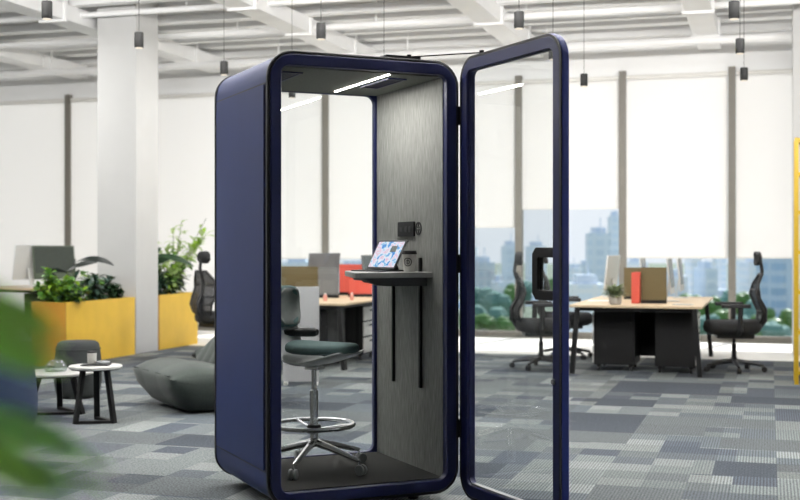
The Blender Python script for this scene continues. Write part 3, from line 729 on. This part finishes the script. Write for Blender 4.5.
pedestal('black pedestal cabinet under the right-hand desk at its left', D1, -1.19, -.74, .42, 1.0, -1)
pedestal('black pedestal cabinet under the right-hand desk at its right, white drawers towards the chair', D1, -.52, -.09, .36, 1.0, 1)
pedestal('black cabinet with white drawers, seen through the booth right of the stool seat', D2, -.62, -.2, 1.2, 1.7, 1)
pedestal('black pedestal cabinet filling the near end of the desk seen through the booth', D2, -.80, -.30, .2, .8, 1, 'blackmetal')
pedestal('white-fronted cabinet under the far left desk', D3, -.62, -.18, .3, .8, -1)
def imac(label, FR, x, y, rz, grp='desktop monitors', sc=1, m='silver', scr='scrn'):
    t = thing('desktop_computer', label, 'computer', on_desk(FR, x, y), RANG+rz, grp)      # screen faces local +x
    MB().box((-.10*sc, -.1*sc, 0), (.08*sc, .1*sc, .008)).build('stand_foot', M[m], t, bevel=.002)
    mb = MB(); mb.bar((-.07*sc, 0, .004), (-.035*sc, 0, .22*sc), .1*sc, .012, up=(1,0,0)); mb.build('stand_neck', M[m], t)
    R_ = Matrix.Rotation(math.radians(-6), 3, 'Y')
    MB().box((-.02, -.29*sc, .09*sc), (.0, .29*sc, .5*sc), rot=R_, piv=(0, 0, .25*sc)).build('casing', M[m], t, bevel=.006)
    MB().box((.001, -.275*sc, .165*sc), (.003, .275*sc, .485*sc), rot=R_, piv=(0, 0, .25*sc)).build('display', M[scr], t, smooth=False)
    return t
imac('silver all-in-one computer left on the right-hand desk, beside the potted plant', D1, -1.22, 2.15, math.pi*.96, m='silver', sc=1.05)
imac('silver all-in-one computer seen edge-on behind the red board on the right-hand desk', D1, -.82, 2.35, 0)
imac('silver all-in-one computer seen edge-on right of the large olive board', D1, -.40, 1.2, 0)
imac('silver all-in-one computer furthest right on the right-hand desk', D1, -.36, 2.2, 0)
imac('grey all-in-one computer seen through the booth in front of the mullion', D2, -1.06, 2.1, math.pi*.9, sc=1.1, m='greybd')
imac('grey all-in-one computer seen through the booth beside the tablet on the shelf', D2, -.42, 2.2, 0, sc=1.05, m='greybd')
imac('silver all-in-one computer with bright back at the far left', D3, -.86, .75, math.pi, sc=1.32, m='silver')
imac('dark green-grey computer screen between the silver computer and the leaves', D3, -.60, 1.1, math.radians(-24), sc=1.3, m='dgreen')
def board(label, FR, x, y, w, h, m, rz=0, th=.03, grp=None):
    t = thing('desk_divider', label, 'desk divider', on_desk(FR, x, y), RANG+rz, grp)
    MB().box((-w/2, -th/2, .035), (w/2, th/2, h)).build('board', M[m], t, bevel=.003)
    mb = MB(); mb.box((-w/2, -th/2-.012, 0), (w/2, th/2+.012, .035)); mb.build('base', M['blackmetal'], t)
G = 'small boards standing on the desks'
board('large olive board facing out near the front of the right-hand desk', D1, -.555, .62, .28, .40, 'olive', grp=G)
board('olive board behind, left of the large olive one, on the right-hand desk', D1, -.80, 1.65, .40, .38, 'olive', grp=G)
t = thing('red_binder', 'red upright binder standing left of the large olive board', 'binder', on_desk(D1, -.745, .64), RANG)
MB().box((-.045, -.12, 0), (.045, .12, .345)).build('cover', M['red'], t, bevel=.004); MB().box((-.036, -.121, .02), (.036, .10, .346)).build('pages', M['red'], t)
board('olive board seen through the booth left of the grey board', D2, -1.22, 1.7, .50, .38, 'olive', grp=G)
board('grey board with black edges seen through the booth between olive and red', D2, -.70, 1.35, .26, .38, 'greybd', grp=G)
board('red board seen through the booth left of the worktop shelf', D2, -.66, 2.2, .40, .40, 'red', grp=G)
board('low red board leaning out beside the tall red one, seen through the booth', D2, -.42, 1.75, .3, .22, 'red', rz=.3, grp=G)
# small stuff
t = tag(MB().box((-.10, -.14, 0), (.10, .14, .03)).build('document_tray', M['white'], loc=on_desk(D2, -.62, .38), rotz=RANG, bevel=.003), 'white stack of paper on the desk seen through the booth', 'paper stack')
t = thing('small_carton', 'small brown carton left on the desk seen through the booth', 'box', on_desk(D2, -1.12, .35), RANG)
MB().box((-.06, -.05, 0), (.06, .05, .09)).build('carton', M['brownbox'], t, bevel=.002); MB().box((-.062, -.052, .088), (.062, .052, .098)).build('lid', M['brownbox'], t)
for k, (x, y) in enumerate(((-1.24, .28), (-.44, .55), (-.20, .8))):
    t = thing('drink_bottle', ('pink bottle left of the small brown carton', 'pink bottle in front of the red board seen through the booth', 'pink bottle at the desk edge, right of the red board')[k], 'bottle', on_desk(D2, x, y), 0, 'pink bottles')
    MB().lathe([(.022, 0), (.024, .01), (.024, .06), (.012, .075), (0, .075)], n=14).build('bottle_body', M['pink'], t); MB().cyl(.012, .075, .09, n=12).build('cap', M['white'], t)
tag(MB().box((-.12, -.09, 0), (.12, .09, .012)).build('notebook', M['paper'], loc=on_desk(D1, -1.2, .9), rotz=RANG+.3, bevel=.002), 'pale notebook lying at the left edge of the right-hand desk', 'notebook')
tag(MB().box((-.10, -.07, 0), (.10, .07, .010)).build('notebook', M['shelf'], loc=on_desk(D1, -.22, .35), rotz=RANG-.2, bevel=.002), 'grey notebook lying right of the large olive board', 'notebook')
P = thing('potted_plant', 'small bushy plant in a grey pot at the front of the right-hand desk', 'plant', on_desk(D1, -.93, .22), 0)
MB().lathe([(.055, 0), (.07, .02), (.072, .09), (.068, .10), (.06, .085), (0, .085)], n=18).build('pot', M['pot'], P)
mb = MB()
for i in range(130):
    a = random.uniform(0, 6.28); mb.leaf((.02*math.cos(a), .02*math.sin(a), .085+random.uniform(0, .05)), a+random.uniform(-.4, .4), random.uniform(.08, .15), .035, random.uniform(.1, 1.3), .8, 4)
mb.build('foliage', LF['sage'], P)
# pale grey upright panel on two feet behind the booth
t = thing('upright_panel', 'pale grey upright panel seen through the booth behind the stool column', 'screen', (PX(301, 12.0), 12.0, 0), 0)
MB().box((-.18, -.015, .03), (.18, .015, .975)).build('panel', M['palegrey'], t, bevel=.004)
mb = MB(); mb.box((-.17, -.06, 0), (-.13, .06, .03)); mb.box((.13, -.06, 0), (.17, .06, .03)); mb.build('foot', M['white'], t)

# ---------------------------------------------------------------- planters
def planter(label, origin, w, L):     # origin = near right bottom corner; long side along RE
    t = thing('planter_box', label, 'planter', origin, RANG, 'yellow planter boxes')
    MB().box((-w, 0, 0), (0, .03, .73)).build('end_panel', M['yellow_shaded'], t, smooth=False)  # shade of the near end is put into this darker yellow
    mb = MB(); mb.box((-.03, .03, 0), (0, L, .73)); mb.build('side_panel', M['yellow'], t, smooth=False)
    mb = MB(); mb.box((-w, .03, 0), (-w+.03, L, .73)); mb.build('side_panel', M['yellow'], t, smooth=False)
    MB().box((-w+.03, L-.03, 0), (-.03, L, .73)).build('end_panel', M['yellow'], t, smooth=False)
    MB().box((-w+.03, .03, .0), (-.03, L-.03, .69)).build('soil', M['soil'], t, smooth=False)
    return t
o1 = Vector((-3.857, 13.87, 0))
planter('yellow planter box with plants in front of the square column', o1, .45, 1.60)
o2_ = Vector((-3.21, 15.98, 0))+RE*.02
planter('yellow planter box with plants between the square column and the booth', o2_, .45, 1.14)
def bush(label, p, mats, n, h, L, w, seed, spread=.12, dr=1.0, grp='plants in the yellow planters', name='leafy_plant', stems=6):
    rnd = random.Random(seed); t = thing(name, label, 'plant', p, 0, grp)
    mb = MB(); tips = []
    for i in range(stems):
        a = rnd.uniform(0, 6.28); r_ = rnd.uniform(.3, 1)*spread; hh = h*rnd.uniform(.55, 1)
        pts = [Vector((0,0,0)), Vector((r_*.4*math.cos(a), r_*.4*math.sin(a), hh*.5)), Vector((r_*math.cos(a), r_*math.sin(a), hh))]
        mb.tube(pts, [.006, .005, .003], 5); tips.append(pts)
    mb.build('stems', M['stem'], t)
    mb = MB()
    for i in range(n):
        pts = rnd.choice(tips); k = rnd.random()**.7
        b_ = pts[0].lerp(pts[1], k*2) if k < .5 else pts[1].lerp(pts[2], k*2-1)
        mb.leaf(b_, rnd.uniform(0, 6.28), L*rnd.uniform(.6, 1.1), w*rnd.uniform(.7, 1.1), rnd.uniform(-.2, 1.2), dr*rnd.uniform(.6, 1.4), 5, twist=rnd.uniform(-.5, .5), mi=rnd.randrange(len(mats)))
    mb.build('foliage', mats, t, ang=80)
    return t
def inpl(o, x, y): return Vector(o)+RC*x+RE*y+Vector((0,0,.688))
bush('bright yellow-green bushy plant spilling over the near corner of the left planter', inpl(o1, -.26, .16), [LF['bright'], LF['mid']], 340, .38, .12, .065, 1, .26, name='bushy_plant')
bush('small bright trailing plant at the near edge of the left planter', inpl(o1, -.12, .24), [LF['bright'], LF['mid'], LF['dark']], 190, .20, .12, .06, 2, .22, name='bushy_plant')
bush('dark bushy plant behind the bright one in the left planter', inpl(o1, -.30, .50), [LF['dark'], LF['mid'], LF['blue']], 150, .34, .14, .06, 3, .2)
bush('blue-green plant with pointed leaves in the middle of the left planter', inpl(o1, -.18, .78), [LF['blue'], LF['dark']], 110, .34, .18, .06, 4, .16)
bush('dark plant with round leaves near the column end of the left planter', inpl(o1, -.22, 1.12), [LF['dark'], LF['blue']], 150, .30, .13, .08, 5, .22)
bush('low dark plant at the far end of the left planter', inpl(o1, -.16, 1.38), [LF['dark']], 150, .2, .13, .08, 6, .2)
bush('light green broad-leaved plant rising before the column', inpl(o1, -.30, .98), [LF['bright'], LF['mid']], 16, .46, .20, .11, 7, .08, stems=3)
def strap(label, p, specs, m, seed, grp='plants in the yellow planters'):
    t = thing('strap_leaf_plant', label, 'plant', p, 0, grp)
    mb = MB(); mt = MB()
    for az, h, L, w, rise, droop, tw in [tuple(q)+(1.3,) if len(q) == 6 else q for q in specs]:
        d = Vector((math.cos(az), math.sin(az), 0)); top = d*.05+Vector((0,0,h))
        mt.tube([(0,0,0), d*.02+Vector((0,0,h*.5)), top], [.008, .006, .004], 5)
        mb.leaf(top, az, L, w, rise, droop, 9, fold=.3, twist=tw)
    mt.build('stems', M['stem'], t); mb.build('foliage', LF[m], t, ang=80)
strap('plant with one long dark arching leaf against the grey column face', inpl(o1, -.30, .62), [(.15, .50, .46, .075, .30, .9), (3.3, .36, .26, .05, .5, 1.0), (1.6, .40, .2, .05, 1, .5)], 'black', 1)
strap('plant with a dark arching leaf just left of the column edge', inpl(o1, -.25, .36), [(.1, .40, .36, .065, .5, .5), (2.9, .3, .2, .05, .6, .9)], 'black', 2)
bush('tall airy bright plant with feathery leaves behind the office chair', inpl(o2_, -.22, .62), [LF['bright'], LF['pale'], LF['pale'], LF['mid']], 260, .84, .17, .07, 11, .50, name='feathery_plant', stems=14)
bush('pale feathery plant rising highest in the planter beside the booth', inpl(o2_, -.30, .95), [LF['pale']], 230, 1.12, .16, .06, 12, .52, name='feathery_plant', stems=12)
bush('dark low plant at the near end of the planter beside the booth', inpl(o2_, -.18, .25), [LF['dark'], LF['blue']], 150, .30, .17, .07, 13, .18)
bush('dark low plant at the far end of the planter beside the booth', inpl(o2_, -.20, .80), [LF['dark'], LF['blue']], 130, .28, .16, .07, 14, .18)
strap('plant with a long dark drooping leaf pointing at the chair headrest', inpl(o2_, -.25, .12), [(-.1, .56, .62, .085, .02, .55), (.6, .52, .22, .10, .9, .4), (.2, .40, .3, .1, .7, .6)], 'dark', 15)

# ---------------------------------------------------------------- lounge corner
def round_table(label, p, R_, h, top):
    t = thing('side_table', label, 'table', p, .35, 'round side tables')
    MB().lathe([(R_-.006, h-.022), (R_, h-.016), (R_, h-.004), (R_-.005, h), (0, h)], n=48).build('tabletop', M[top], t)
    MB().cyl(R_-.02, h-.03, h-.022, n=40).build('underframe', M['blackmetal'], t)
    k = R_*.82
    for a in (200, 320, 80):
        r_ = math.radians(a); d = Vector((math.cos(r_), math.sin(r_), 0))
        mb = MB(); mb.bar(d*k*.62+Vector((0,0,h-.03)), d*k+Vector((0,0,.0)), .045, .03, up=d); mb.build('leg', M['blackmetal'], t)
    mb = MB()
    for a, b_ in ((200, 320), (320, 80)):
        A = Vector((math.cos(math.radians(a)), math.sin(math.radians(a)), 0))*k*.98; B = Vector((math.cos(math.radians(b_)), math.sin(math.radians(b_)), 0))*k*.98
        mb.bar(A+Vector((0,0,.012)), B+Vector((0,0,.012)), .04, .022)
    mb.build('floor_bar', M['blackmetal'], t)
    return t
t1 = Vector((PX(95.5, 9.42), 9.42, 0)); T1H = .445
round_table('small round white table with black slanted legs, nearest the lounge chair', t1, .205, T1H, 'white')
t2 = Vector((PX(57, 9.95), 9.95, 0)); T2H = .345
round_table('lower round stone-topped table behind the leaves, left of the small white one', t2, .30, T2H, 'marble')
t = thing('candle_tumbler', 'white tumbler with dark rim on the small round table', 'candle', t1+Vector((-.035, .03, T1H+.009)))
MB().lathe([(.030, 0), (.034, .004), (.036, .088), (.034, .088), (.031, .03), (0, .03)], n=24).build('tumbler', M['cup'], t); MB().lathe([(.0365, .086), (.0365, .099), (.033, .099), (0, .094)], n=24).build('rim', M['black'], t)
tag(MB().box((-.11, -.08, 0), (.11, .08, .008)).build('notebook', M['plastic'], loc=t1+Vector((.0, .02, T1H)), rotz=.1, bevel=.002), 'thin black notebook lying on the small round table', 'notebook')
tag(MB().box((-.045, -.035, 0), (.045, .035, .022)).build('small_box', M['greyshell'], loc=t1+Vector((.055, .02, T1H+.009)), rotz=-.1, bevel=.003), 'flat grey box on the black notebook, right of the tumbler', 'box')
t = thing('glass_bowl', 'upturned clear glass bowl on the lower round table', 'bowl', t2+Vector((-.01, .0, T2H)))
MB().lathe([(.085, 0), (.09, .02), (.078, .06), (.045, .09), (.0, .098)], n=28).build('dome', M['bowlglass'], t, solid=.004); MB().lathe([(.012, .097), (.014, .108), (0, .114)], n=14).build('knob', M['bowlglass'], t)
def pouf(label, p, R_, h, m, sx=1):
    t = thing('pouf', label, 'pouf', p, 0)
    MB().lathe([(R_*.80, .012), (R_*.9, .04), (R_*.985, h*.28), (R_, h*.45), (R_*.95, h*.75), (R_*.90, h*.9), (R_*.84, h*.965), (R_*.72, h*.995), (R_*.4, h), (0, h)], n=44, sx=sx).build('cushion_body', M[m], t, ang=60)
    mb = MB(); n = 44
    mb.tube([(R_*.925*math.cos(2*math.pi*i/n)*sx, R_*.925*math.sin(2*math.pi*i/n), h*.86) for i in range(n)], .006, 6, True); mb.build('seam', M[m], t)
    MB().cyl(R_*.75, 0, .014, n=30).build('base', M['black'], t)
pouf('dark charcoal round pouf behind the small white table', (PX(78, 11.0), 11.0, 0), .215, .515, 'charcoal')
pouf('large navy pouf cut off at the left edge behind green leaves', (PX(-28, 8.35), 8.45, 0), .41, .66, 'navyfab')
# quilted lounge chair
def lounge():
    ang = math.atan2(-.5, -.866)
    t = thing('lounge_chair', 'low dark green quilted lounge chair cut off by the left side of the booth', 'lounge chair', (PX(203, 10.4), 10.35, 0), ang)
    # profile in (x forward, z), width along y
    def sec(prof, name, y0, y1, pleats, amp, pinch):
        mb = MB(); n = len(prof); ny = 40
        cx = sum(p_[0] for p_ in prof)/n; cz = sum(p_[1] for p_ in prof)/n
        rings = []
        for j in range(ny+1):
            v = j/ny; y = y0+(y1-y0)*v
            q = abs(v*2-1); ez = 1-.82*q**7; ex = 1-.10*q**6
            pl_ = 1-amp*(1-abs(math.sin(math.pi*v*pleats))**.5)*(1 if .04 < v < .96 else 0)
            pz = pinch; L = []
            for (x, z) in prof:
                zz = pz+(z-pz)*ez*pl_
                L.append(mb.bm.verts.new((cx+(x-cx)*ex*pl_, y, max(.0, zz))))
            rings.append(L)
        for A, B in zip(rings, rings[1:]):
            for i in range(n): mb.bm.faces.new((A[i], A[(i+1) % n], B[(i+1) % n], B[i]))
        mb.bm.faces.new(rings[0]); mb.bm.faces.new(rings[-1])
        return mb.build(name, M['darkgreen'], t, ang=70)
    seat = [(-.30, 0), (.22, 0), (.34, .06), (.44, .18), (.475, .305), (.44, .345), (.36, .385), (.25, .41), (.12, .40), (0, .37), (-.12, .36), (-.3, .36)]
    sec(seat, 'seat_cushion', -.54, .54, 3, .014, .30)
    back = [(-.46, 0), (-.2, 0), (-.14, .2), (-.10, .34), (-.16, .44), (-.20, .52), (-.27, .60), (-.32, .68), (-.40, .73), (-.50, .70), (-.55, .55), (-.54, .3), (-.52, .1)]
    sec(back, 'back_cushion', -.50, .50, 6, .06, .45)
    mb = MB(); mb.tube([(.452, -.46+.92*k/12, .322+.004*math.sin(k*1.7)) for k in range(13)], .006, 6); mb.build('seam', M['charcoal'], t)
    return t
lounge()

# ---------------------------------------------------------------- yellow rack at the right edge
rk = thing('shelving_rack', 'tall yellow metal shelving rack at the right edge', 'shelf', (PX(794.5, 12.0), 12.0, 0), RANG)
for x in (0.02, 1.08):
    for y in (.02, .40):
        MB().box((x-.02, y-.02, 0), (x+.02, y+.02, 2.46)).build('post', M['ymetal'], rk, bevel=.002)
for z in (.10, .50, .90, 1.30, 1.70, 2.08, 2.42):
    MB().box((.04, 0, z), (1.06, .42, z+.035)).build('shelf_board', M['ymetal'], rk)
mb = MB()
for z in (.10, .9, 1.7, 2.42): mb.box((.005, .04, z), (.035, .38, z+.03))
mb.build('side_brace', M['ymetal'], rk)
MB().box((.012, .04, .12), (.018, .38, 2.42)).build('side_mesh', M['ymetal'], rk)

# ---------------------------------------------------------------- pendants
def pendant(px, py, label, first=[None]):
    d = (3.0-EYE)*F/(HZ-py)
    p = (PX(px, d), d, 0)
    if first[0] is None:
        t = thing('pendant_lamp', label, 'lamp', p, 0, 'black cylinder pendant lamps')
        mb = MB(); mb.lathe([(.033, 2.94), (.036, 2.945), (.036, 3.055), (.033, 3.06), (0, 3.06)], n=20); mb.build('lamp_shade', M['lampblack'], t)
        MB().cyl(.0022, 3.06, 4.75, n=6).build('cord', M['black'], t)
        MB().cyl(.029, 2.934, 2.941, n=18).build('lens', M['lampglow'], t)
        first[0] = t; return t
    return dup(first[0], p, 0, label)
for px, py, lb in [(47,10,'black cylinder pendant lamp nearest the top left corner'), (139,40,'black cylinder pendant lamp above the square column'),
    (224,68,'black cylinder pendant lamp just left of the booth roof'), (321,31,'black cylinder pendant lamp above the booth front'),
    (519,20,'black cylinder pendant lamp above the top of the open door'), (584,80,'black cylinder pendant lamp just right of the open door'),
    (734,10,'black cylinder pendant lamp highest of the three at the right'), (740,46,'black cylinder pendant lamp in the middle of the three at the right'),
    (744,74,'black cylinder pendant lamp lowest of the three at the right'), (292,92,'black cylinder pendant lamp seen through the booth below its ceiling vent'),
    (384,63,'pendant lamp behind the booth roof, only its cord and top showing'), (553,52,'pendant lamp behind the top corner of the open door')]:
    pendant(px, py, lb)

# ---------------------------------------------------------------- foreground plant (out of focus)
FP = thing('foreground_plant', 'tall green plant very close to the camera, blurred at the lower left', 'plant', (-.62, .95, 0))
MB().lathe([(.13, 0), (.16, .03), (.19, .34), (.18, .35), (.17, .31), (0, .31)], n=28).build('pot', M['pot'], FP)
mb = MB(); ml = MB()
def fpl(target, wd, L, m, hstem):      # a leaf whose tip reaches target (local)
    tx = Vector(target)
    az = math.atan2(tx.y, tx.x)
    rise = .45; droop = .9
    # integrate to find base
    hx = hz = 0; ang = rise
    for i in range(6): hx += math.cos(ang)*L/6; hz += math.sin(ang)*L/6; ang -= droop/6
    base = tx-Vector((math.cos(az)*hx, math.sin(az)*hx, hz))
    mb.tube([(0, 0, .3), base*.45+Vector((0,0,.3)), base], [.008, .006, .004], 6)
    ml.leaf(base, az, L, wd, rise, droop, 6, fold=.2, mi=m)
def loc(px, py, d): return (PX(px, d)+.62, d-.95, PZ(py, d))
fpl(loc(52, 345, .72), .10, .26, 0, 1); fpl(loc(36, 376, .76), .10, .24, 0, 1); fpl(loc(62, 372, .80), .07, .24, 0, 1); fpl(loc(30, 335, .66), .08, .22, 0, 1)
fpl(loc(86, 462, .80), .08, .26, 1, 1); fpl(loc(110, 470, .95), .07, .26, 1, 1); fpl(loc(70, 500, .85), .08, .26, 1, 1); fpl(loc(16, 345, .62), .10, .26, 0, 1);  fpl(loc(40, 497, .70), .08, .22, 0, 1); fpl(loc(105, 492, .90), .05, .24, 1, 1);
for i in range(16):
    a = 2.0+i*.24; fpl((.3*math.cos(a)*random.uniform(.8, 1.3), .3*math.sin(a), random.uniform(.8, 1.5)), .09, .28, i % 2, 1)
mb.build('stems', M['stem'], FP); ml.build('foliage', [LF['near'], LF['deep']], FP, ang=80)

# ---------------------------------------------------------------- light
w = bpy.data.worlds.new('sky'); SC.world = w; w.use_nodes = True
nt = w.node_tree; nt.nodes.clear(); out = N(nt, 'ShaderNodeOutputWorld'); bg = N(nt, 'ShaderNodeBackground')
tc = N(nt, 'ShaderNodeTexCoord'); sep = N(nt, 'ShaderNodeSeparateXYZ'); nt.links.new(tc.outputs['Generated'], sep.inputs[0])
cr = N(nt, 'ShaderNodeValToRGB'); e = cr.color_ramp.elements
e[0].position = 0; e[0].color = (*lin((224,229,236)), 1); e[1].position = .6; e[1].color = (*lin((196,214,240)), 1)
x = e.new(.12); x.color = (*lin((232,234,238)), 1)
nt.links.new(sep.outputs[2], cr.inputs[0]); nt.links.new(cr.outputs[0], bg.inputs[0]); bg.inputs[1].default_value = 1.0
nt.links.new(bg.outputs[0], out.inputs[0])
def sun(direction, e_, ang=2):
    l = bpy.data.lights.new('sun', 'SUN'); l.energy = e_; l.angle = math.radians(ang); l.color = (1, .975, .95)
    o = bpy.data.objects.new('sun', l); COL.objects.link(o); o.rotation_euler = Vector(direction).to_track_quat('-Z', 'Y').to_euler()
sun((-RE*1.0+RC*-.25+Vector((0,0,-.85))), 5.4)
def area(name, loc_, sx, sy, e_, rot=(0,0,0), col=(1, .98, .95)):
    l = bpy.data.lights.new(name, 'AREA'); l.shape = 'RECTANGLE'; l.size = sx; l.size_y = sy; l.energy = e_; l.color = col
    o = bpy.data.objects.new(name, l); COL.objects.link(o); o.location = loc_; o.rotation_euler = rot
for c, e_, pw in ((-9, 5, 90), (-9, 10, 40), (-4.5, 4, 80), (-4.5, 8.5, 30), (-1.0, 4, 80)):
    p = RP(c, e_, 4.15); area('room_fill', p, 1.6, .3, pw, (0, 0, RANG))  # added fill lights to brighten the floor, no fixtures built

p = bw(.695, .45, Z1-.092); area('booth_light', p, .02, .76, 7, (0, 0, BR))
for x_ in (-6.5, -3.2, 0, 3.2, 6):       # added fill lights out of view, brightening ceiling and header wall
    area('ceiling_fill', (x_, 7.0, 3.45), 1.8, .3, 290, (math.radians(180-32), 0, 0))
cam = bpy.data.cameras.new('camera'); co = bpy.data.objects.new('camera', cam); COL.objects.link(co)
co.location = (0, 0, EYE); co.rotation_euler = (math.radians(90), 0, 0); cam.sensor_width = 36; cam.lens = F/800*36; cam.shift_y = -3/800
cam.dof.use_dof = True; cam.dof.focus_distance = 6.6; cam.dof.aperture_fstop = (cam.lens/1000)/.021; cam.clip_start = .05; cam.clip_end = 5000
SC.camera = co
SC.view_settings.view_transform = 'Standard'; SC.view_settings.look = 'None'; SC.view_settings.gamma = 1; SC.view_settings.exposure = .3
SC.cycles.use_denoising = True; SC.cycles.max_bounces = 10; SC.cycles.diffuse_bounces = 5; SC.cycles.transparent_max_bounces = 16; SC.cycles.sample_clamp_indirect = 6
SC.cycles.caustics_reflective = False; SC.cycles.caustics_refractive = False
